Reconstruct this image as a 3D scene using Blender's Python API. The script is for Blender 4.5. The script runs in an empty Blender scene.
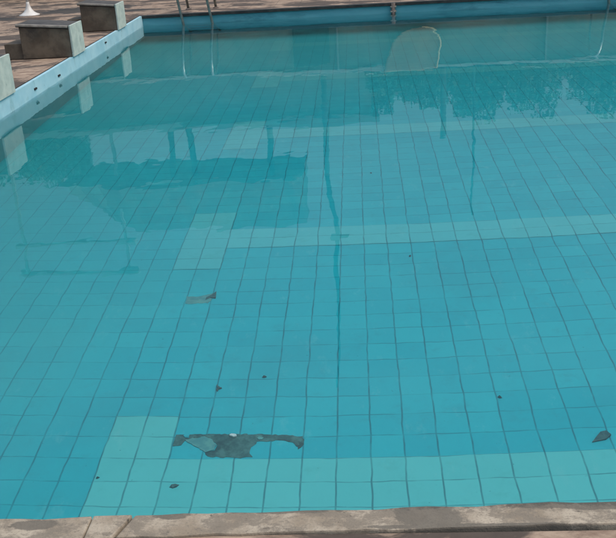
import bpy, bmesh, math, random
from mathutils import Vector, Matrix
import numpy as np

random.seed(7)
S = bpy.context.scene
COL = S.collection
T = 0.15                                   # one floor tile

# ------------------------------------------------------------------ camera
cam = bpy.data.objects.new('camera', bpy.data.cameras.new('camera'))
COL.objects.link(cam); S.camera = cam
cam.data.sensor_width = 36.0
cam.data.lens = 893.149 / 616 * 36
cam.data.clip_start = 0.05; cam.data.clip_end = 900
def cam_axes(p, y, r):
    cp, sp, cy, sy, cr, sr = math.cos(p), math.sin(p), math.cos(y), math.sin(y), math.cos(r), math.sin(r)
    f = Vector((sy*cp, cy*cp, -sp)); a = Vector((cy, -sy, 0)); u = a.cross(f)
    return a*cr + u*sr, -a*sr + u*cr, f
A_, U_, F_ = cam_axes(0.381, -0.069, -0.059)
M = Matrix((A_, U_, -F_)).transposed().to_4x4()
M.translation = Vector((8.021*T, -20.201*T, 10.276*T))
cam.matrix_world = M

# ------------------------------------------------------------------ sky and sun (thin overcast, sun to the right)
SUN_EL, SUN_AZ = math.radians(52), math.radians(100)      # azimuth clockwise from +Y
W = bpy.data.worlds.new('World'); S.world = W; W.use_nodes = True
nt = W.node_tree; nt.nodes.clear()
def wn(t, **k):
    n = nt.nodes.new(t)
    for a, b in k.items(): setattr(n, a, b)
    return n
sky = wn('ShaderNodeTexSky', sky_type='NISHITA', sun_disc=False, sun_elevation=SUN_EL, sun_rotation=SUN_AZ,
         air_density=1.0, dust_density=1.5, ozone_density=1.0)
tc = wn('ShaderNodeTexCoord'); mp = wn('ShaderNodeMapping'); mp.inputs['Scale'].default_value = (1, 1, 2.6)
nz = wn('ShaderNodeTexNoise'); nz.inputs['Scale'].default_value = 2.2; nz.inputs['Detail'].default_value = 7
rp = wn('ShaderNodeValToRGB'); rp.color_ramp.elements[0].position = 0.30; rp.color_ramp.elements[1].position = 0.66
rp.color_ramp.elements[0].color = (0.10, 0.10, 0.10, 1); rp.color_ramp.elements[1].color = (0.50, 0.50, 0.50, 1)
mx = wn('ShaderNodeMix', data_type='RGBA')
sz = wn('ShaderNodeSeparateXYZ'); gr = wn('ShaderNodeMapRange', interpolation_type='SMOOTHSTEP')            # horizon dimmed and zenith boosted to weaken reflections in the water
gr.inputs[1].default_value = 0.0; gr.inputs[2].default_value = 1.0; gr.inputs[3].default_value = 0.20; gr.inputs[4].default_value = 1.95
cl = wn('ShaderNodeMix', data_type='RGBA', blend_type='MULTIPLY'); cl.inputs[0].default_value = 1.0; mx.inputs[7].default_value = (6.5, 7.1, 7.2, 1)
bg = wn('ShaderNodeBackground'); bg.inputs['Strength'].default_value = 0.10
out = wn('ShaderNodeOutputWorld')
L = nt.links.new
L(tc.outputs['Generated'], sz.inputs[0]); L(sz.outputs[2], gr.inputs[0]); L(gr.outputs[0], cl.inputs[7]); L(mx.outputs[2], cl.inputs[6])
L(tc.outputs['Generated'], mp.inputs['Vector']); L(mp.outputs[0], nz.inputs['Vector']); L(nz.outputs['Fac'], rp.inputs[0])
L(rp.outputs[0], mx.inputs[0]); L(sky.outputs[0], mx.inputs[6]); L(cl.outputs[2], bg.inputs['Color']); L(bg.outputs[0], out.inputs[0])

sun = bpy.data.objects.new('sun', bpy.data.lights.new('sun', 'SUN')); COL.objects.link(sun)
sun.data.energy = 1.5; sun.data.angle = math.radians(30); sun.data.color = (1.0, 0.90, 0.76)
sd = Vector((math.sin(SUN_AZ)*math.cos(SUN_EL), math.cos(SUN_AZ)*math.cos(SUN_EL), math.sin(SUN_EL)))
sun.rotation_euler = sd.to_track_quat('Z', 'Y').to_euler(); sun.location = sd*30
S.view_settings.view_transform = 'Standard'; S.view_settings.look = 'None'
S.view_settings.gamma = 1; S.view_settings.use_curve_mapping = False
S.view_settings.exposure = 0.37
S.cycles.max_bounces = 10; S.cycles.transmission_bounces = 8; S.cycles.glossy_bounces = 4; S.cycles.diffuse_bounces = 4

# ------------------------------------------------------------------ material helpers
class NT:
    def __init__(s, name):
        s.m = bpy.data.materials.new(name); s.m.use_nodes = True
        s.t = s.m.node_tree; s.t.nodes.clear()
        s.out = s.n('ShaderNodeOutputMaterial')
    def n(s, t, **k):
        x = s.t.nodes.new(t)
        for a, b in k.items(): setattr(x, a, b)
        return x
    def set(s, sock, v):
        if isinstance(v, bpy.types.NodeSocket): s.t.links.new(v, sock)
        elif v is not None: sock.default_value = v
    def math(s, op, a, b=None, c=None, clamp=False):
        x = s.n('ShaderNodeMath', operation=op, use_clamp=clamp)
        for i, v in enumerate((a, b, c)): s.set(x.inputs[i], v)
        return x.outputs[0]
    def mix(s, f, a, b):
        x = s.n('ShaderNodeMix', data_type='RGBA')
        s.set(x.inputs[0], f)
        for i, v in ((6, a), (7, b)): s.set(x.inputs[i], v if isinstance(v, bpy.types.NodeSocket) else (*v, 1))
        return x.outputs[2]
    def pos(s):
        return s.n('ShaderNodeNewGeometry').outputs['Position']
    def mapping(s, v, scale=(1, 1, 1), loc=(0, 0, 0), rot=(0, 0, 0)):
        x = s.n('ShaderNodeMapping'); s.set(x.inputs[0], v)
        x.inputs['Scale'].default_value = scale; x.inputs['Location'].default_value = loc; x.inputs['Rotation'].default_value = rot
        return x.outputs[0]
    def noise(s, v, scale, detail=4, rough=0.55, dist=0):
        x = s.n('ShaderNodeTexNoise'); s.set(x.inputs['Vector'], v)
        x.inputs['Scale'].default_value = scale; x.inputs['Detail'].default_value = detail
        x.inputs['Roughness'].default_value = rough; x.inputs['Distortion'].default_value = dist
        return x.outputs['Fac']
    def ramp(s, f, lo, hi):
        x = s.n('ShaderNodeMapRange', interpolation_type='SMOOTHSTEP'); s.set(x.inputs[0], f)
        x.inputs[1].default_value = lo; x.inputs[2].default_value = hi
        return x.outputs[0]
    def bsdf(s, color, rough=0.6, metal=0.0, bump=None, dist=0.01, spec=0.5):
        b = s.n('ShaderNodeBsdfPrincipled')
        s.set(b.inputs['Base Color'], color if isinstance(color, bpy.types.NodeSocket) else (*color, 1))
        s.set(b.inputs['Roughness'], rough); b.inputs['Metallic'].default_value = metal
        b.inputs['Specular IOR Level'].default_value = spec
        if bump is not None:
            bp = s.n('ShaderNodeBump'); bp.inputs['Distance'].default_value = dist; bp.inputs['Strength'].default_value = 0.7
            s.set(bp.inputs['Height'], bump); s.t.links.new(bp.outputs[0], b.inputs['Normal'])
        s.t.links.new(b.outputs[0], s.out.inputs[0])
        return s.m

def tile_mat(name, base, base2, grout, stain, haze_c):
    k = NT(name)
    p = k.mapping(k.pos(), (1/T, 1/T, 1/T))
    sx = k.n('ShaderNodeSeparateXYZ'); k.set(sx.inputs[0], p)
    u0, v0 = sx.outputs[0], sx.outputs[1]
    j1 = k.noise(k.mapping(p, (0.55, 0.75, 0)), 1.0, 2)
    j2 = k.noise(k.mapping(p, (0.8, 0.35, 0), (31, 7, 0)), 1.0, 2)
    u = k.math('ADD', u0, k.math('MULTIPLY', k.math('SUBTRACT', j1, 0.5), 0.115))
    v = k.math('ADD', v0, k.math('MULTIPLY', k.math('SUBTRACT', j2, 0.5), 0.13))
    def line(c, w0, w1):
        fr = k.math('FRACT', c)
        d = k.math('ABSOLUTE', k.math('SUBTRACT', fr, 0.5))      # 0.5 at the joint
        return k.ramp(d, 0.5 - w1, 0.5 - w0)
    gv = k.ramp(k.noise(k.mapping(p, (0.33, 0.9, 0), (4, 9, 0)), 1.0, 3), 0.34, 0.62)
    gh = k.ramp(k.noise(k.mapping(p, (0.8, 0.3, 0), (14, 3, 0)), 1.0, 3), 0.38, 0.60)
    lv = k.math('MULTIPLY', line(u, 0.010, 0.038), k.math('MULTIPLY_ADD', gv, 0.45, 0.55))
    lh = k.math('MULTIPLY', line(v, 0.006, 0.030), k.math('MULTIPLY_ADD', gh, 0.62, 0.22))
    g = k.math('MAXIMUM', lv, lh)
    cell = k.n('ShaderNodeCombineXYZ')
    k.set(cell.inputs[0], k.math('FLOOR', u)); k.set(cell.inputs[1], k.math('FLOOR', v))
    wn_ = k.n('ShaderNodeTexWhiteNoise', noise_dimensions='2D'); k.set(wn_.inputs['Vector'], cell.outputs[0])
    c = k.mix(k.math('MULTIPLY', wn_.outputs['Value'], 0.75), base, base2)
    st = k.ramp(k.noise(p, 0.16, 6, 0.6), 0.48, 0.72)
    c = k.mix(k.math('MULTIPLY', st, 0.40), c, stain)
    st2 = k.ramp(k.noise(k.mapping(p, (1, 1, 1), (50, 20, 0)), 1.1, 6, 0.7), 0.52, 0.72)
    c = k.mix(k.math('MULTIPLY', st2, 0.42), c, stain)
    scale_ = k.ramp(k.noise(k.mapping(p, (1.4, .7, 1), (8, 61, 0)), 0.8, 8, 0.75), 0.56, 0.70)         # pale lime scale
    c = k.mix(k.math('MULTIPLY', scale_, 0.16), c, (0.30, 0.60, 0.60))
    sp = k.ramp(k.noise(k.mapping(p, (1, 1, 1), (3, 17, 0)), 6.5, 3, 0.6), 0.71, 0.77)               # specks of dirt
    c = k.mix(k.math('MULTIPLY', sp, 0.5), c, grout)
    # silt: reflection haze and water murk painted into the far and left floor
    haze_mask = k.ramp(k.math('ADD', v0, k.math('MULTIPLY', k.noise(p, 0.07, 5), 26.0)), 38.0, 82.0)
    haze_mask = k.math('MAXIMUM', haze_mask, k.math('MULTIPLY', k.ramp(k.math('ADD', u0, k.math('MULTIPLY', k.noise(p, 0.12, 5), 14.0)), 12.0, -3.0), 0.80))
    c = k.mix(k.math('MULTIPLY', haze_mask, 0.70), c, haze_c)
    gs = k.math('MULTIPLY', g, k.math('SUBTRACT', 0.72, k.math('MULTIPLY', haze_mask, 0.42)))  # joints fade out under the painted haze
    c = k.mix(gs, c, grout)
    foot = k.math('MAXIMUM', k.ramp(v0, 68.5, 72.5), k.math('MULTIPLY', k.ramp(k.math('MULTIPLY_ADD', v0, 0.034, u0), -11.2, -12.0), 0.4))  # wall feet darker: sediment, with the coping's mirrored dark edge painted in
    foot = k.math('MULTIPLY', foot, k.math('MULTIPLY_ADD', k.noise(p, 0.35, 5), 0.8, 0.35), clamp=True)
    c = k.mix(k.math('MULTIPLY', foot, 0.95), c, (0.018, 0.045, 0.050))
    return k.bsdf(c, 0.45)

def noisy(name, c1, c2, scale=6, stretch=(1, 1, 1), rough=0.8, lo=0.35, hi=0.65, c3=None, s3=1.3, lo3=0.5, hi3=0.66, bump=0.004, metal=0, spec=0.5):
    k = NT(name); p = k.mapping(k.pos(), stretch)
    n1 = k.noise(p, scale, 7, 0.62)
    c = k.mix(k.ramp(n1, lo, hi), c1, c2)
    if c3: c = k.mix(k.ramp(k.noise(k.mapping(p, (1, 1, 1), (9, 3, 5)), s3, 9, 0.72, 0.2), lo3, hi3), c, c3)
    return k.bsdf(c, rough, metal, n1 if bump else None, bump or 0.01, spec)

GROUT = (0.004, 0.110, 0.150)
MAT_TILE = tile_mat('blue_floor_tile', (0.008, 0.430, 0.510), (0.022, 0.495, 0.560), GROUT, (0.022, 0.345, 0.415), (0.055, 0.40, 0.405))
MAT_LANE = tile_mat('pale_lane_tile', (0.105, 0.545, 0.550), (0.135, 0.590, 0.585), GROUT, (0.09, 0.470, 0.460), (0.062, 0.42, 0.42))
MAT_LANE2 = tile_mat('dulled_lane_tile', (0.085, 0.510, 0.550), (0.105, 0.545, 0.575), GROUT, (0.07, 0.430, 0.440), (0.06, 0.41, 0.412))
MAT_WALL_LIGHT = noisy('pale_blue_paint', (0.34, 0.57, 0.66), (0.44, 0.66, 0.73), 3.0, (1, 1, 1), 0.5, c3=(0.20, 0.42, 0.54), s3=2.2, lo3=0.52, hi3=0.7, bump=0.002)
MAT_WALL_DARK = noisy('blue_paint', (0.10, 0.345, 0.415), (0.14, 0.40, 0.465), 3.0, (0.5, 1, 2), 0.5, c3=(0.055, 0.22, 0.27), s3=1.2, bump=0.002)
MAT_EDGE = noisy('dark_wet_cement', (0.022, 0.026, 0.027), (0.05, 0.05, 0.048), 9)
def deck_mat():
    k = NT('brown_paving'); p = k.pos(); sx = k.n('ShaderNodeSeparateXYZ'); k.set(sx.inputs[0], p)
    n1 = k.noise(k.mapping(p, (1, 1.7, 1)), 7, 9, 0.7)
    c = k.mix(k.ramp(n1, 0.36, 0.64), (0.20, 0.130, 0.092), (0.40, 0.295, 0.215))
    n3 = k.noise(k.mapping(p, (1, 1.5, 1), (15, 2.6, 9)), 1.5, 9, 0.68, 0.6)
    c = k.mix(k.math('MULTIPLY', k.ramp(n3, 0.46, 0.54), 0.9), c, (0.055, 0.042, 0.035))
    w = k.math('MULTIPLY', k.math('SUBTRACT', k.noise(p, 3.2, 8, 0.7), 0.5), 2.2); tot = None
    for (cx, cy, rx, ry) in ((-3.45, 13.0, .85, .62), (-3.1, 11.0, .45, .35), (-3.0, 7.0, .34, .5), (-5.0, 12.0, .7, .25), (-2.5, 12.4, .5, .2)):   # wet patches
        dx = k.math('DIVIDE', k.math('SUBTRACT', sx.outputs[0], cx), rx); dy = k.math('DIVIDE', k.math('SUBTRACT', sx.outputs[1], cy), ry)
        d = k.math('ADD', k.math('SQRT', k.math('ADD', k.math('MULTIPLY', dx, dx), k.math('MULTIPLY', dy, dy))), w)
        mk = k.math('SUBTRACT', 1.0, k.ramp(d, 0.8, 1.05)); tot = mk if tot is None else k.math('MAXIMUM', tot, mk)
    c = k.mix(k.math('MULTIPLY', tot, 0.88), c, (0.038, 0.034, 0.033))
    # square paving joints
    def jl(o, off):
        f = k.math('FRACT', k.math('DIVIDE', k.math('ADD', o, off), 0.40))
        return k.ramp(k.math('ABSOLUTE', k.math('SUBTRACT', f, 0.5)), 0.484, 0.494)
    c = k.mix(k.math('MULTIPLY', k.math('MAXIMUM', jl(sx.outputs[0], .11), jl(sx.outputs[1], .23)), 0.6), c, (0.07, 0.052, 0.042))
    return k.bsdf(c, k.math('SUBTRACT', 0.85, k.math('MULTIPLY', tot, 0.45)), 0, n1, 0.006)
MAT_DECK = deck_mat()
MAT_SOIL = noisy('dry_earth', (0.16, 0.13, 0.09), (0.10, 0.11, 0.05), 0.8)
MAT_CONC = noisy('stained_concrete', (0.090, 0.068, 0.048), (0.155, 0.122, 0.088), 5.0, c3=(0.045, 0.040, 0.034), s3=2.6, lo3=0.46, hi3=0.68)
MAT_CONC_TOP = noisy('wet_dark_concrete', (0.045, 0.043, 0.042), (0.085, 0.08, 0.075), 7.0, c3=(0.16, 0.14, 0.12), s3=3.0, lo3=0.62, hi3=0.74)
MAT_WORN = noisy('worn_pale_edge', (0.40, 0.36, 0.31), (0.26, 0.23, 0.20), 12.0)
MAT_WHITE = noisy('chalky_white_paint', (0.38, 0.45, 0.41), (0.50, 0.56, 0.50), 9.0, c3=(0.17, 0.21, 0.19), s3=8.0, lo3=0.58, hi3=0.72, bump=0.001)
MAT_STEEL = noisy('dull_steel', (0.22, 0.25, 0.24), (0.30, 0.33, 0.31), 20, rough=0.35, metal=0.9, bump=0)
MAT_PLASTIC = noisy('white_plastic', (0.72, 0.70, 0.67), (0.62, 0.60, 0.57), 8, rough=0.4, bump=0)
MAT_HOLE = noisy('black_hole', (0.012, 0.014, 0.015), (0.02, 0.022, 0.022), 8, bump=0)
MAT_BED = noisy('exposed_mortar', (0.040, 0.120, 0.125), (0.085, 0.21, 0.20), 22, c3=(0.025, 0.085, 0.09), s3=9, bump=0.003)
MAT_BED2 = noisy('loose_mortar', (0.08, 0.28, 0.29), (0.14, 0.36, 0.34), 20, bump=0.003)
MAT_LEAF = noisy('sodden_leaf', (0.045, 0.12, 0.13), (0.07, 0.155, 0.155), 40, bump=0.001)
MAT_RUST = noisy('rust', (0.10, 0.07, 0.055), (0.16, 0.13, 0.12), 18)
MAT_BWALL = noisy('grey_green_render', (0.13, 0.16, 0.13), (0.19, 0.21, 0.17), 1.6, c3=(0.22, 0.20, 0.15), s3=0.8)
MAT_CAP = noisy('pale_cement', (0.42, 0.43, 0.40), (0.33, 0.34, 0.32), 5)
MAT_GATE = noisy('dark_green_metal', (0.02, 0.055, 0.055), (0.03, 0.07, 0.065), 6, rough=0.5)
MAT_CLOTH = noisy('tan_cloth', (0.33, 0.20, 0.10), (0.28, 0.17, 0.085), 5)
MAT_HEM = noisy('pale_hem', (0.80, 0.62, 0.33), (0.70, 0.54, 0.28), 6)
MAT_BARK = noisy('bark', (0.06, 0.05, 0.04), (0.03, 0.027, 0.022), 9)
MAT_FOL = noisy('leaf_green', (0.06, 0.11, 0.05), (0.10, 0.15, 0.07), 2.0, bump=0)
MAT_POLE = noisy('dark_painted_pole', (0.012, 0.016, 0.018), (0.02, 0.025, 0.026), 8)
MAT_BUILD = noisy('grey_plaster', (0.17, 0.20, 0.19), (0.22, 0.25, 0.235), 1.2)
MAT_TANWALL = noisy('tan_plaster', (0.30, 0.22, 0.16), (0.36, 0.27, 0.20), 1.5)
MAT_ROOF = noisy('weathered_roof', (0.075, 0.10, 0.085), (0.11, 0.13, 0.11), 2.5, c3=(0.14, 0.15, 0.13), s3=1.2)
MAT_GLASS = noisy('dark_window', (0.02, 0.03, 0.035), (0.03, 0.04, 0.045), 3, rough=0.1, bump=0)

def left_wall_mat():
    k = NT('pale_blue_paint_with_algae'); p = k.pos(); sx = k.n('ShaderNodeSeparateXYZ'); k.set(sx.inputs[0], p)
    n1 = k.noise(p, 3, 7, 0.62); c = k.mix(k.ramp(n1, 0.35, 0.65), (0.32, 0.56, 0.65), (0.43, 0.65, 0.72))
    c = k.mix(k.math('MULTIPLY', k.ramp(k.noise(k.mapping(p, (1, 1, .5), (2, 4, 1)), 5, 8, 0.7), 0.55, 0.66), 0.55), c, (0.20, 0.38, 0.42))
    c = k.mix(k.math('MULTIPLY', k.ramp(k.noise(k.mapping(p, (1, 1, 1), (7, 1, 3)), 16, 8, 0.75), 0.62, 0.70), 0.6), c, (0.10, 0.18, 0.19))
    # grime drips from the rim; algae below the water line
    zn = k.math('ADD', sx.outputs[2], k.math('MULTIPLY', k.math('SUBTRACT', k.noise(p, 2.4, 6, 0.65), 0.5), 0.35))
    c = k.mix(k.math('MULTIPLY', k.ramp(zn, -0.02, -0.16), 0.85), c, (0.10, 0.31, 0.32))
    return k.bsdf(c, 0.5, 0, n1, 0.003)
MAT_WALL_LEFT = left_wall_mat()

def coping_mat():
    k = NT('worn_plaster_coping'); p = k.pos()
    n1 = k.noise(p, 9, 8, 0.65); c = k.mix(k.ramp(n1, 0.34, 0.66), (0.27, 0.215, 0.155), (0.44, 0.37, 0.285))
    c = k.mix(k.math('MULTIPLY', k.ramp(k.noise(k.mapping(p, (1, 1.6, 1), (3, 8, 1)), 9.5, 10, 0.80, 0.15), 0.46, 0.55), 0.85), c, (0.21, 0.175, 0.135))
    c = k.mix(k.ramp(k.noise(k.mapping(p, (1, 1.2, 1), (13, 2, 1)), 26, 9, 0.8, 0.15), 0.58, 0.66), c, (0.085, 0.072, 0.057))
    # dark repair patches worn through the plaster
    sx = k.n('ShaderNodeSeparateXYZ'); k.set(sx.inputs[0], p)
    w = k.math('MULTIPLY', k.math('SUBTRACT', k.noise(p, 22, 6, 0.7), 0.5), 0.16)
    tot = None
    for (cx, cy, rx, ry) in ((1.34, -1.222, 0.085, 0.07), (0.98, -1.183, 0.16, 0.022), (0.70, -1.20, 0.05, 0.02), (1.76, -1.186, 0.24, 0.020),
                             (0.36, -1.232, 0.07, 0.022), (2.28, -1.20, 0.06, 0.03), (1.45, -1.262, 0.30, 0.010)):
        dx = k.math('DIVIDE', k.math('SUBTRACT', sx.outputs[0], cx), rx); dy = k.math('DIVIDE', k.math('SUBTRACT', sx.outputs[1], cy), ry)
        d = k.math('SQRT', k.math('ADD', k.math('MULTIPLY', dx, dx), k.math('MULTIPLY', dy, dy)))
        d = k.math('ADD', d, k.math('MULTIPLY', w, 7.0))
        mkk = k.math('SUBTRACT', 1.0, k.ramp(d, 0.80, 1.02))
        tot = mkk if tot is None else k.math('MAXIMUM', tot, mkk)
    c = k.mix(k.math('MULTIPLY', tot, 0.85), c, (0.135, 0.118, 0.095))
    edge = k.math('ADD', sx.outputs[1], k.math('MULTIPLY', k.math('SUBTRACT', k.noise(k.mapping(p, (1, 1, 1), (1, 5, 2)), 38, 6, 0.75), 0.5), 0.10))
    c = k.mix(k.math('MULTIPLY', k.ramp(edge, -1.197, -1.176), 0.75), c, (0.075, 0.070, 0.060))       # grime along the water's edge
    fine = k.noise(p, 160, 4, 0.7)
    c = k.mix(k.math('MULTIPLY', k.ramp(fine, 0.52, 0.70), 0.45), c, (0.13, 0.11, 0.09))
    return k.bsdf(c, 0.9, 0, k.math('ADD', n1, k.math('MULTIPLY', fine, 0.5)), 0.006)
MAT_COPING = coping_mat()

def water_mat():
    k = NT('clear_pool_water'); p = k.pos()
    g = k.n('ShaderNodeBsdfGlass'); g.inputs['IOR'].default_value = 1.333; g.inputs['Roughness'].default_value = 0.0
    g.inputs['Color'].default_value = (0.97, 1.0, 1.0, 1)
    h1 = k.noise(k.mapping(p, (1.0, 0.75, 1)), 1.3, 2, 0.45, 0.3)
    h2 = k.noise(k.mapping(p, (1.0, 0.8, 1), (5, 1, 0)), 4.5, 2, 0.5)
    h = k.math('ADD', h1, k.math('MULTIPLY', h2, 0.22))
    b = k.n('ShaderNodeBump'); b.inputs['Strength'].default_value = 1.0; b.inputs['Distance'].default_value = 0.0030
    k.set(b.inputs['Height'], h); k.t.links.new(b.outputs[0], g.inputs['Normal'])
    k.t.links.new(g.outputs[0], k.out.inputs[0])
    va = k.n('ShaderNodeVolumeAbsorption'); va.inputs['Color'].default_value = (0.30, 0.86, 0.90, 1); va.inputs['Density'].default_value = 0.16
    k.t.links.new(va.outputs[0], k.out.inputs['Volume'])
    return k.m
MAT_WATER = water_mat()

# ------------------------------------------------------------------ mesh helpers
class MB:
    def __init__(s): s.v = []; s.f = []
    def add(s, vs, fs):
        o = len(s.v); s.v += [tuple(x) for x in vs]; s.f += [tuple(i+o for i in f) for f in fs]; return s
    def hexa(s, c):                       # 8 corners: bottom 4 (ccw), top 4
        return s.add(c, [(3, 2, 1, 0), (4, 5, 6, 7), (0, 1, 5, 4), (1, 2, 6, 5), (2, 3, 7, 6), (3, 0, 4, 7)])
    def box(s, x0, x1, y0, y1, z0, z1):
        return s.hexa([(x0, y0, z0), (x1, y0, z0), (x1, y1, z0), (x0, y1, z0), (x0, y0, z1), (x1, y0, z1), (x1, y1, z1), (x0, y1, z1)])
    def prism(s, pts, z0, z1):
        n = len(pts)
        vs = [(x, y, z0) for x, y in pts] + [(x, y, z1) for x, y in pts]
        return s.add(vs, [tuple(range(n))[::-1], tuple(range(n, 2*n))] + [(i, (i+1) % n, n+(i+1) % n, n+i) for i in range(n)])
    def tube(s, path, rad, seg=12):
        path = [Vector(p) for p in path]; n = len(path)
        rad = rad if isinstance(rad, (list, tuple)) else [rad]*n
        rings = []; up = None
        for i, p in enumerate(path):
            d = (path[min(i+1, n-1)] - path[max(i-1, 0)]).normalized()
            if up is None: up = d.orthogonal().normalized()
            up = (up - d*up.dot(d)).normalized(); b = d.cross(up)
            rings.append([p + (up*math.cos(a) + b*math.sin(a))*rad[i] for a in [2*math.pi*j/seg for j in range(seg)]])
        vs = [v for r in rings for v in r]; fs = []
        for i in range(n-1):
            for j in range(seg):
                fs.append((i*seg+j, i*seg+(j+1) % seg, (i+1)*seg+(j+1) % seg, (i+1)*seg+j))
        fs += [tuple(range(seg))[::-1], tuple((n-1)*seg+j for j in range(seg))]
        return s.add(vs, fs)
    def lathe(s, prof, c, seg=28):
        vs = []; n = len(prof)
        for r, z in prof:
            for j in range(seg):
                a = 2*math.pi*j/seg; vs.append((c[0]+r*math.cos(a), c[1]+r*math.sin(a), c[2]+z))
        fs = [(i*seg+j, i*seg+(j+1) % seg, (i+1)*seg+(j+1) % seg, (i+1)*seg+j) for i in range(n-1) for j in range(seg)]
        fs += [tuple(range(seg))[::-1], tuple((n-1)*seg+j for j in range(seg))]
        return s.add(vs, fs)
    def build(s, name, mat, parent=None, bevel=0, smooth=False):
        me = bpy.data.meshes.new(name); me.from_pydata(s.v, [], s.f); me.update()
        bm = bmesh.new(); bm.from_mesh(me)
        if bevel:
            bmesh.ops.bevel(bm, geom=[e for e in bm.edges if len(e.link_faces) == 2 and e.calc_face_angle(0) > 0.6], offset=bevel, segments=2, affect='EDGES', profile=0.6)
        bm.normal_update(); bm.to_mesh(me); bm.free()
        me.materials.append(mat)
        if smooth:
            for p in me.polygons: p.use_smooth = True
        o = bpy.data.objects.new(name, me); COL.objects.link(o)
        if parent is not None:
            o.parent = parent
            if parent.type == 'EMPTY': o.matrix_parent_inverse = Matrix.Translation(parent.location).inverted()   # vertices stay in world metres
        return o
def tag(o, label, cat, group=None):
    o['label'] = label; o['category'] = cat
    if group: o['group'] = group
    return o
def thing(name, label, cat, loc, group=None):
    o = bpy.data.objects.new(name, None); COL.objects.link(o); o.location = loc; o.empty_display_size = 0.2
    return tag(o, label, cat, group)
def copy_tree(o, dx, parent=None):
    c = o.copy(); COL.objects.link(c)
    if parent is None: c.location = o.location + Vector(dx)
    else: c.parent = parent
    for ch in list(o.children): copy_tree(ch, dx, c)
    return c
def poly_disc(cx, cy, r, n=14, jit=0.2, seed=0, sx=1, sy=1):
    rr = random.Random(seed)
    return [(cx + math.cos(2*math.pi*i/n)*r*sx*(1+rr.uniform(-jit, jit)), cy + math.sin(2*math.pi*i/n)*r*sy*(1+rr.uniform(-jit, jit))) for i in range(n)]

# ------------------------------------------------------------------ pool basin
Y0, Y1 = -1.182, 11.286; X1 = 23.0; ZF = -1.304; ZC = 0.152
def xl(y): return -2.10 + (10.0 - y)*0.034          # the left wall stands slightly askew
pool = thing('swimming_pool', 'blue tiled swimming pool basin sunk into the brown paved deck', 'swimming pool', (4, 5, ZC))
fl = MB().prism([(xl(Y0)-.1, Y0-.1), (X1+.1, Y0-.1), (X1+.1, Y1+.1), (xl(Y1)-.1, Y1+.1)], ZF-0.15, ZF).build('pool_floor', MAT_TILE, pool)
for k in range(5):
    n0 = 16*k*T
    m = MB()
    z = ZF + 0.004
    m.add([(0, n0-2*T, z), (2*T, n0-2*T, z), (2*T, n0, z), (2*T, n0+2*T, z), (2*T, n0+4*T, z), (0, n0+4*T, z)], [(0, 1, 2, 3, 4, 5)])
    n1_ = n0 - (T if k == 0 else 0)
    m.add([(2*T, n1_, z), (X1-2.1, n1_, z), (X1-2.1, n0+2*T, z), (2*T, n0+2*T, z)], [(0, 1, 2, 3)])
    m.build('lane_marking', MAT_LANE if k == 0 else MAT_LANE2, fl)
# tiles broken out of the floor beside the nearest lane marking
def ragged(pts, amp, seed):
    rr = random.Random(seed); o = []
    for (x0, y0), (x1, y1) in zip(pts, pts[1:]+pts[:1]):
        n = max(1, int(math.hypot(x1-x0, y1-y0)/.012))
        o += [(x0+(x1-x0)*i/n+rr.uniform(-amp, amp), y0+(y1-y0)*i/n+rr.uniform(-amp, amp)) for i in range(n)]
    return o
def patch(name, pts, mat, z, label=None):
    pts = ragged(pts, .004, len(pts))
    o = MB().prism(pts, ZF+0.0005, z).build(name, mat, fl)
    if label: o['label'] = label
    return o
patch('missing_tile_patch', [(0.306, 0.471), (0.432, 0.472), (0.571, 0.471), (0.705, 0.47), (0.834, 0.461), (0.899, 0.453), (0.901, 0.398), (0.88, 0.364), (0.855, 0.412), (0.80, 0.425), (0.746, 0.421), (0.691, 0.414), (0.667, 0.38), (0.662, 0.346), (0.678, 0.313), (0.598, 0.309), (0.476, 0.318), (0.459, 0.347), (0.498, 0.36), (0.507, 0.395), (0.484, 0.429), (0.444, 0.454), (0.404, 0.443), (0.36, 0.429), (0.335, 0.387), (0.303, 0.387)][::-1], MAT_BED, ZF+0.0025, 'dark patch of bare mortar where floor tiles have broken away')
patch('loose_mortar', [(0.36, 0.429), (0.404, 0.443), (0.444, 0.454), (0.484, 0.429), (0.507, 0.395), (0.498, 0.36), (0.459, 0.347), (0.428, 0.374), (0.381, 0.408)][::-1], MAT_BED2, ZF+0.005)
patch('missing_tile_patch', [(0.150, 1.752), (0.205, 1.742), (0.262, 1.762), (0.300, 1.79), (0.302, 1.69), (0.286, 1.665), (0.229, 1.664), (0.156, 1.660)][::-1], MAT_BED2, ZF+0.003, 'small dark patch of broken tile in the middle of the floor')

for q, (x, y) in enumerate(((.70, .437), (.36, .455))):
    MB().prism(ragged(poly_disc(x, y, .012+.004*(q % 3), 6, .4, q), .002, q), ZF+.001, ZF+.009).build('tile_chip', MAT_TILE if q % 2 else MAT_BED2, fl)
MB().hexa([(xl(Y0)-.05, Y0, ZF), (xl(Y0), Y0, ZF), (xl(Y1), Y1, ZF), (xl(Y1)-.05, Y1, ZF),
           (xl(Y0)-.05, Y0, ZC), (xl(Y0)-.012, Y0, ZC), (xl(Y1)-.012, Y1, ZC), (xl(Y1)-.05, Y1, ZC)]).build('pool_wall', MAT_WALL_LEFT, pool)
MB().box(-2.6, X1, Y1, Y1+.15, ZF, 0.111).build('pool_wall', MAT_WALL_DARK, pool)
MB().box(-2.6, X1, Y0-.15, Y0-0.002, ZF, 0.100).build('pool_wall', MAT_WALL_LIGHT, pool)
MB().box(X1, X1+.15, Y0-.15, Y1+.15, ZF, ZC).build('pool_wall', MAT_WALL_LIGHT, pool)
MB().box(xl(Y1)-.03, X1+.1, Y1-.022, Y1+.10, 0.112, 0.156).build('coping', MAT_EDGE, pool, bevel=0.004)
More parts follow.
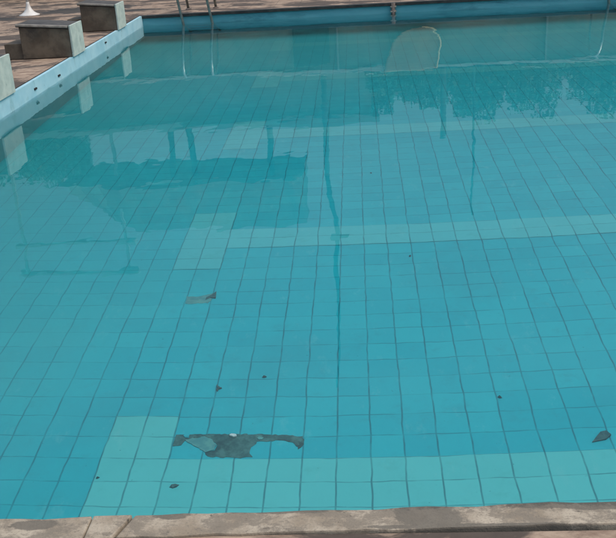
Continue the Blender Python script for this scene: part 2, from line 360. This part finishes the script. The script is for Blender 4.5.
def near_coping(x0, x1, s0=0.0, s1=0.0):
    m = MB(); n = max(1, int((x1-x0)/0.06)); rr = random.Random(int(x0*100)+5)
    ya, yb = Y0, Y0-0.088
    top = []
    for i in range(n+1):
        x = x0+(x1-x0)*i/n
        ja, jb = (rr.uniform(-.005, .003), rr.uniform(-.004, .004))
        sa = s0 + (s1-s0)*i/n
        sk = max(-.05, min(.03, (x-1.30)*.022))
        top.append(((x, ya+ja+sk, 0.154+rr.uniform(-.0015, .0015)), (x+sa, yb+jb+sk, 0.156+rr.uniform(-.0015, .0015))))
    vs = [p for t in top for p in t] + [(p[0], p[1], 0.098) for t in top for p in t]
    o = 2*(n+1); fs = []
    for i in range(n):
        a, b, c, d = 2*i, 2*i+1, 2*i+3, 2*i+2
        fs += [(a, b, c, d), (o+d, o+c, o+b, o+a), (a, d, o+d, o+a), (c, b, o+b, o+c)]
    fs += [(1, 0, o, o+1), (2*n, 2*n+1, o+2*n+1, o+2*n)]
    m.add(vs, fs).build('coping', MAT_COPING, pool, bevel=0.005)
near_coping(-2.2, 0.494, 0, 0.0); near_coping(0.497, 0.596, 0.0, -0.03); near_coping(0.605, 3.9, -0.03, 0); near_coping(3.906, X1)
for y, z in ((6.44, 0.055), (8.69, 0.095), (5.6, 0.07)):
    MB().box(xl(y)-.03, xl(y)-.001, y-.035, y+.035, z-.008, z+.010).build('drain_hole', MAT_HOLE, pool)

# water
wm = MB().add([(xl(Y0)-.02, Y0-.05, 0), (X1+.05, Y0-.05, 0), (X1+.05, Y1+.05, 0), (xl(Y1)-.02, Y1+.05, 0)], [(0, 1, 2, 3)])
water = wm.build('water', MAT_WATER); water['kind'] = 'structure'

# deck (a frame round the pool) and the ground to the horizon
def frame(name, mat, z, inner, outer):
    o = MB().add([(x, y, z) for x, y in inner+outer], [(4, 5, 1, 0), (5, 6, 2, 1), (6, 7, 3, 2), (7, 4, 0, 3)]).build(name, mat)
    o['kind'] = 'structure'; return o
inner = [(xl(Y0)-.078, Y0-.094), (X1+.15, Y0-.094), (X1+.15, Y1+.10), (xl(Y1)-.078, Y1+.10)]
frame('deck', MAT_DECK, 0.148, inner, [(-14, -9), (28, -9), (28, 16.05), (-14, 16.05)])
frame('ground', MAT_SOIL, 0.100, [(-5, -4), (24.5, -4), (24.5, 13), (-5, 13)], [(-400, -400), (400, -400), (400, 400), (-400, 400)])

# ------------------------------------------------------------------ starting blocks along the left edge
def starting_block(yc, label):
    t = thing('starting_block', label, 'starting block', (xl(yc)-.3, yc, 0.15), 'starting blocks along the left edge of the pool')
    y0, y1 = yc-.235, yc+.255
    xf0, xf1 = xl(y0)-.004, xl(y1)-.004; xb = -2.585
    zb, zf = 0.505, 0.462
    MB().hexa([(xb, y0, .153), (xf0-.01, y0, .153), (xf1-.01, y1, .153), (xb, y1, .153),
               (xb, y0, zb), (xf0-.01, y0, zf), (xf1-.01, y1, zf), (xb, y1, zb)]).build('body', MAT_CONC, t, bevel=0.008)
    MB().hexa([(xb-.03, y0-.012, zb+.002), (xf0-.012, y0-.012, zf+.002), (xf1-.012, y1+.012, zf+.002), (xb-.03, y1+.012, zb+.002),
               (xb-.03, y0-.012, zb+.034), (xf0-.012, y0-.012, zf+.030), (xf1-.012, y1+.012, zf+.030), (xb-.03, y1+.012, zb+.034)]).build('top_plate', MAT_CONC_TOP, t, bevel=0.006)
    MB().hexa([(xb-.026, y0-.020, zb+.016), (xf0-.02, y0-.020, zf+.014), (xf0-.02, y0+.016, zf+.020), (xb-.026, y0+.016, zb+.020),
               (xb-.026, y0-.020, zb+.037), (xf0-.02, y0-.020, zf+.033), (xf0-.02, y0+.016, zf+.033), (xb-.026, y0+.016, zb+.037)]).build('worn_edge', MAT_WORN, t)
    MB().hexa([(xf0-.009, y0-.008, .155), (xf0+.012, y0-.008, .155), (xf1+.012, y1+.008, .155), (xf1-.009, y1+.008, .155),
               (xf0-.009, y0-.008, zf+.036), (xf0+.012, y0-.008, zf+.036), (xf1+.012, y1+.008, zf+.036), (xf1-.009, y1+.008, zf+.036)]).build('front_panel', MAT_WHITE, t, bevel=0.004)
    MB().box(xb-.21, xb-.004, y0+.03, y1-.03, .150, .325).build('step', MAT_CONC, t, bevel=0.008)
    return t
starting_block(7.33, 'brown concrete starting block with white front panel, the middle one along the left edge')
starting_block(9.74, 'brown concrete starting block with white front panel nearest the far corner of the pool')
starting_block(4.73, 'starting block cut off by the left picture edge, only its white panel showing')

# ------------------------------------------------------------------ ladders on the far wall
def ladder(x0, label):
    t = thing('pool_ladder', label, 'pool ladder', (x0+.225, 11.3, 0.15), 'steel ladders on the far wall')
    def rail(x):
        P = [(x+.10, 11.20, -.95), (x+.06, 11.20, -.5), (x, 11.20, -.05), (x-.03, 11.20, .15), (x-.07, 11.20, .42)]
        for a in range(0, 181, 20):
            r = math.radians(a)
            P.append((x-.075-.03*math.sin(r), 11.58-.38*math.cos(r), .56+.30*math.sin(r)))
        P += [(x-.07, 11.97, .38), (x-.05, 12.0, .15)]
        o = MB().tube(P, 0.021, 14).build('rail', MAT_STEEL, t, smooth=True)
        MB().lathe([(.05, 0), (.05, .008), (.028, .022), (.022, .022)], (x-.05, 12.0, .149), 20).build('flange', MAT_RUST, o)
    rail(x0); rail(x0+.455)
    for z in (-.22, -.50, -.78):
        s = -z*.11
        MB().box(x0+s-.0, x0+.455+s, 11.165, 11.245, z-.012, z+.012).build('tread', MAT_STEEL, t, bevel=0.005)
ladder(-1.49, 'steel pool ladder with hooped handrails beside the far left corner')
ladder(5.02, 'steel pool ladder at the far right, seen only as a reflection')

p = thing('overflow_pipe', 'rusty brown pipe running down the far pool wall', 'pipe', (1.765, 11.26, .12))
MB().tube([(1.765, 11.252, .155), (1.765, 11.252, -.35)], .03, 14).build('pipe_body', MAT_RUST, p, smooth=True)
for z in (.10, .03):
    MB().box(1.72, 1.81, 11.225, 11.283, z-.010, z+.010).build('pipe_clamp', MAT_WORN, p, bevel=.003)

t = thing('pedestal_table', 'white table foot with a flared base on the paving at the top left', 'table', (-4.345, 12.42, .148))
MB().lathe([(.175, 0), (.17, .015), (.13, .03), (.085, .06), (.05, .11), (.028, .18), (.024, .22)], (-4.345, 12.42, .149), 32).build('base', MAT_PLASTIC, t, smooth=True)
MB().tube([(-4.345, 12.42, .368), (-4.345, 12.42, .85)], .022, 14).build('post', MAT_PLASTIC, t, smooth=True)
MB().lathe([(.30, 0), (.31, .012), (.305, .028), (.0, .03)], (-4.345, 12.42, .851), 36).build('table_top', MAT_PLASTIC, t)

# ------------------------------------------------------------------ leaves and bits lying on the floor
def leaf(x, y, s, rot, shape, label, group=None):
    m = MB(); c, n = math.cos(rot), math.sin(rot)
    pts = [(x+s*(a*c-b*n), y+s*(a*n+b*c)) for a, b in shape]
    k = len(pts)
    vs = [(px, py, ZF+.006+.010*((i*7) % 3)/2) for i, (px, py) in enumerate(pts)] + [(px, py, ZF+.0015) for px, py in pts]
    m.add(vs, [tuple(range(k)), tuple(range(k, 2*k))[::-1]] + [(i, k+i, k+(i+1) % k, (i+1) % k) for i in range(k)])
    return tag(m.build('leaf', MAT_LEAF), label, 'leaf', group)
TRI = [(-.5, -.30), (.15, -.32), (.5, -.15), (.46, .22), (.16, .18)]
leaf(2.205, .392, .10, .25, TRI, 'dark triangular leaf lying on the pool floor at the lower right')
OVAL = [(-.5, 0), (-.2, -.25), (.2, -.22), (.55, .02), (.2, .24), (-.2, .2)]
YSH = [(-.5, -.2), (-.1, -.12), (.2, -.4), (.35, -.1), (.6, .5), (.1, .12), (-.3, .1)]
leaf(.292, 1.74, .085, .5, YSH, 'dark curled leaf lying beside the small broken tile')
leaf(.456, .818, .042, 1.2, YSH, 'small forked leaf lying above the broken tiles')
rr = random.Random(3)
for x, y in ((.681, .915), (.017, .171), (.358, .122), (1.272, 3.737), (1.484, 2.201), (1.819, .702)):
    s_ = .018 if y < .9 else .026
    if (x, y) == (.358, .122): s_ = .04
    leaf(x, y, s_*rr.uniform(.8, 1.2), rr.uniform(0, 6), OVAL, 'tiny dark speck of leaf lying on the blue tiled pool floor', 'tiny leaf specks on the pool floor')
tag(MB().prism(poly_disc(.575, .452, .014, 9, .35, 4, 1.2, .7)[:], ZF+.0085, ZF+.020).build('pebble', MAT_PLASTIC), 'small white pebble lying on the edge of the broken tiles', 'pebble')

# ------------------------------------------------------------------ beyond the far side: seen mirrored in the water
w = thing('boundary_wall', 'grey green boundary wall with pale cap and pilasters behind the far deck', 'wall', (4, 16.1, .1))
MB().box(-14, 28, 16.05, 16.25, .05, 1.58).build('panel', MAT_BWALL, w)
MB().box(-14.02, 28.02, 16.0, 16.30, 1.583, 1.66).build('wall_cap', MAT_CAP, w, bevel=.01)
for x in (-12.7, -8.26, -3.82, .78, 5.08, 9.5, 14.0, 18.5, 23.0):
    MB().box(x-.02, x+.02, 15.98, 16.047, .05, 1.58).build('pilaster', MAT_BUILD if x in (.78, 5.08) else MAT_BWALL, w, bevel=.006)
g = thing('metal_gate', 'dark green metal gate set against the boundary wall', 'gate', (.25, 16.03, .15))
MB().box(-.10, .56, 16.015, 16.047, .16, 1.45).build('door_panel', MAT_GATE, g)
for a in ((-.15, -.10, .15, 1.50), (.56, .61, .15, 1.50), (-.10, .56, 1.45, 1.50)):
    MB().box(a[0], a[1], 16.0, 16.046, a[2], a[3]).build('frame', MAT_GATE, g)

def cloth():
    n, mrows = 22, 16; vs = []; fs = []
    for j in range(mrows+1):
        f = j/mrows                                 # 0 at the bottom, 1 at the top
        z = .80 + .885*f
        half = math.sqrt(max(0, 1-(1-min(1, f*2.4))**2))
        xa = 2.52 - (.52*half + .28*f); xb = 2.55 + .36*half - .13*max(0, f-.35)
        for i in range(n+1):
            u = i/n; vs.append((xa+(xb-xa)*u, 15.93+.006*math.sin(u*9+f)*(.4+f), z))
    for j in range(mrows):
        for i in range(n):
            a = j*(n+1)+i; fs.append((a, a+1, a+n+2, a+n+1))
    top = [vs[mrows*(n+1)+i] for i in range(n+1)]
    o = len(vs)
    vs += [(x, 16.34, 1.685) for x, y, z in top] + [(x, 16.345, 1.30) for x, y, z in top]
    for i in range(n):
        fs.append((mrows*(n+1)+i, mrows*(n+1)+i+1, o+i+1, o+i)); fs.append((o+i, o+i+1, o+n+2+i, o+n+1+i))
    c = MB().add(vs, fs).build('hanging_cloth', MAT_CLOTH, smooth=True)
    md = c.modifiers.new('thick', 'SOLIDIFY'); md.thickness = .012
    tag(c, 'tan cloth with pale hem hung over the boundary wall', 'cloth')
    edge = [vs[j*(n+1)+n] for j in range(mrows, -1, -1)] + [vs[i] for i in range(n, n//2, -3)]
    MB().tube([(x, y-.012, z) for x, y, z in edge], .018, 8).build('hem', MAT_HEM, c, smooth=True)
cloth()

l = thing('lamp_post', 'tall dark lamp post with curved arm and thin mast behind the boundary wall', 'lamp post', (.45, 16.5, .1))
MB().tube([(.47, 16.5, .05), (.44, 16.5, 2), (.41, 16.5, 4.0)], [.075, .07, .062], 14).build('post', MAT_POLE, l, smooth=True)
MB().tube([(.41, 16.5, 4.0), (.43, 16.5, 4.4), (.50, 16.5, 4.8), (.56, 16.5, 5.15), (.58, 16.5, 5.45)], .055, 12).build('arm', MAT_POLE, l, smooth=True)
MB().hexa([(.42, 16.38, 5.45), (.86, 16.40, 5.50), (.86, 16.60, 5.50), (.42, 16.62, 5.45), (.44, 16.42, 5.58), (.82, 16.43, 5.58), (.82, 16.57, 5.58), (.44, 16.58, 5.58)]).build('lamp_head', MAT_POLE, l, bevel=.01)
MB().tube([(.58, 16.5, 5.58), (.50, 16.5, 7.5), (.43, 16.5, 9.6)], [.05, .04, .028], 10).build('mast', MAT_POLE, l, smooth=True)
tag(MB().tube([(3.02, 16.5, .05), (3.02, 16.5, 3.2)], [.07, .06], 10).build('short_post', MAT_POLE, smooth=True), 'short thick dark post standing behind the boundary wall', 'post')
tag(MB().tube([(3.67, 16.5, .05), (3.68, 16.5, 5.1)], [.035, .024], 10).build('thin_pole', MAT_POLE, smooth=True), 'thin dark metal pole standing behind the boundary wall', 'pole')

# long low building with flat roof
b = thing('low_building', 'long low grey building with a flat roof beyond the wall', 'building', (-5, 25, .1))
MB().box(-16, 1.55, 24.0, 26.6, .05, 4.30).build('wall', MAT_BUILD, b)
MB().box(-16.3, 1.80, 23.7, 26.9, 4.303, 4.52).build('roof', MAT_BUILD, b, bevel=.02)
for i in range(6):
    x = -14.5+2.7*i
    f = MB().box(x, x+1.2, 23.95, 23.997, 1.2, 2.6).build('window', MAT_CAP, b)
    MB().box(x+.08, x+1.12, 23.93, 23.948, 1.28, 2.52).build('pane', MAT_GLASS, f)
st = thing('steel_frame', 'open steel frame tower rising beyond the low building', 'tower', (-9, 28, .1))
for x in (-11.6, -7.7):
    MB().box(x-.05, x+.05, 27.95, 28.05, .05, 10.9).build('post', MAT_CAP, st)
for z in (9.55, 10.75):
    MB().box(-11.9, -7.35, 27.85, 28.15, z-.06, z+.06).build('beam', MAT_CAP, st)

def tree(x, y, h, rx, z0, label, ntr=1, n=2600, ls=.16, group=None, fork=0.0, seed=1):
    rr = np.random.RandomState(seed); r2 = random.Random(seed)
    t = thing('tree', label, 'tree', (x, y, .1), group)
    tr = MB()
    for k in range(ntr):
        dx = (k-(ntr-1)/2)*fork
        zt = z0 + (h-z0)*.55
        tr.tube([(x+dx*.3, y, .05), (x+dx*.5, y, z0*.5), (x+dx+r2.uniform(-.1, .1), y, z0), (x+dx*1.3, y+.1, zt)], [.17, .14, .11, .05], 10)
        for q in range(4):
            a = r2.uniform(0, 6.28); e = rx*.6
            tr.tube([(x+dx, y, z0*.9), (x+dx+math.cos(a)*e*.5, y+math.sin(a)*e*.5, z0+(zt-z0)*.5), (x+dx+math.cos(a)*e, y+math.sin(a)*e, zt)], [.07, .045, .02], 7)
    tr.build('trunk', MAT_BARK, t, smooth=True)
    nc = 44; zc = (h+z0)/2; rz = (h-z0)/2
    cs = []
    while len(cs) < nc:
        p = rr.uniform(-1, 1, 3)
        if np.linalg.norm(p) < 1: cs.append(p*.86)
    cs = np.array(cs)*[rx, rx*.8, rz]+[x, y, zc]
    idx = rr.randint(0, nc, n)
    P = cs[idx] + np.clip(rr.normal(0, 1, (n, 3)), -1.3, 1.3)*[rx*.19, rx*.19, rz*.19]
    A = rr.normal(0, 1, (n, 3)); A /= np.linalg.norm(A, axis=1)[:, None]
    B = np.cross(A, rr.normal(0, 1, (n, 3))); B /= np.linalg.norm(B, axis=1)[:, None]
    s = ls*rr.uniform(.6, 1.4, (n, 1))
    V = np.stack([P-A*s, P-B*s*.5, P+A*s, P+B*s*.5], 1).reshape(-1, 3)
    V[:, 2] = np.maximum(V[:, 2], .3)
    me = bpy.data.meshes.new('crown'); me.from_pydata(V.tolist(), [], [(4*i, 4*i+1, 4*i+2, 4*i+3) for i in range(n)]); me.materials.append(MAT_FOL)
    o = bpy.data.objects.new('crown', me); COL.objects.link(o); o.parent = t; o.matrix_parent_inverse = Matrix.Translation(t.location).inverted()
    return t
G1 = 'bushy trees behind the boundary wall'; G2 = 'tall trees behind the low building'
for i, (x, h, rx) in enumerate(((1.95, 4.3, .7), (2.9, 4.45, 1.1), (4.6, 4.6, 1.2), (6.4, 4.55, 1.3), (8.4, 4.75, 1.3), (10.6, 4.6, 1.4), (13.2, 4.9, 1.6))):
    tree(x, 24.3, h, rx, .5, 'bushy green tree behind the boundary wall, seen mirrored', 1, 18000, .065, G1, seed=20+i)
for i, (x, h, rx, z0, k, fk) in enumerate(((-10.1, 7.5, 1.5, 4.6, 1, 0), (-12.9, 7.3, 1.7, 4.6, 1, 0))):
    tree(x, 28.4, h, rx, z0, 'tall tree beside the pavilion behind the low building, seen mirrored', k, 12000, .075, G2, fk, seed=40+i)

# open pavilion whose posts and hipped roof are mirrored in the middle of the pool
pv = thing('pavilion', 'open pavilion with a hipped roof on posts behind the low building', 'pavilion', (-5, 28.4, .1))
ex0, ex1, ey0, ey1, ze, zr = -9.6, -0.9, 27.0, 30.4, 7.15, 9.40
def eave(n, seed):
    rr = random.Random(seed); return [rr.uniform(-.10, .10) for _ in range(n)]
m = MB(); n = 24; dz = eave(n+1, 8)
fr = [(ex0+(ex1-ex0)*i/n, ey0, ze+dz[i]) for i in range(n+1)]
bk = [(x, ey1, z) for x, y, z in fr]
def ridge(x):                                  # hip on the left, gable on the right
    t = min(1, max(0, (x-ex0)/2.5)); return ze+.15+(zr-ze-.15)*math.sin(t*math.pi/2)**.8
rd = [(x, 28.7, ridge(x)) for x, y, z in fr]
vs = fr+rd+bk; q = n+1
fs = [(i, i+1, q+i+1, q+i) for i in range(n)] + [(q+i, q+i+1, 2*q+i+1, 2*q+i) for i in range(n)] + [(2*q+i, 2*q+i+1, i+1, i) for i in range(n)]
fs += [(n, 2*q+n, q+n), (0, q, 2*q)]
m.add(vs, fs).build('roof', MAT_ROOF, pv)
for x, tilt in ((-5.45, .12), (-4.80, -.10), (-1.95, .04)):
    MB().tube([(x+tilt, 27.6, .05), (x, 27.6, 5.0), (x-tilt, 27.6, 7.6)], [.13, .11, .10], 12).build('post', MAT_POLE, pv, smooth=True)
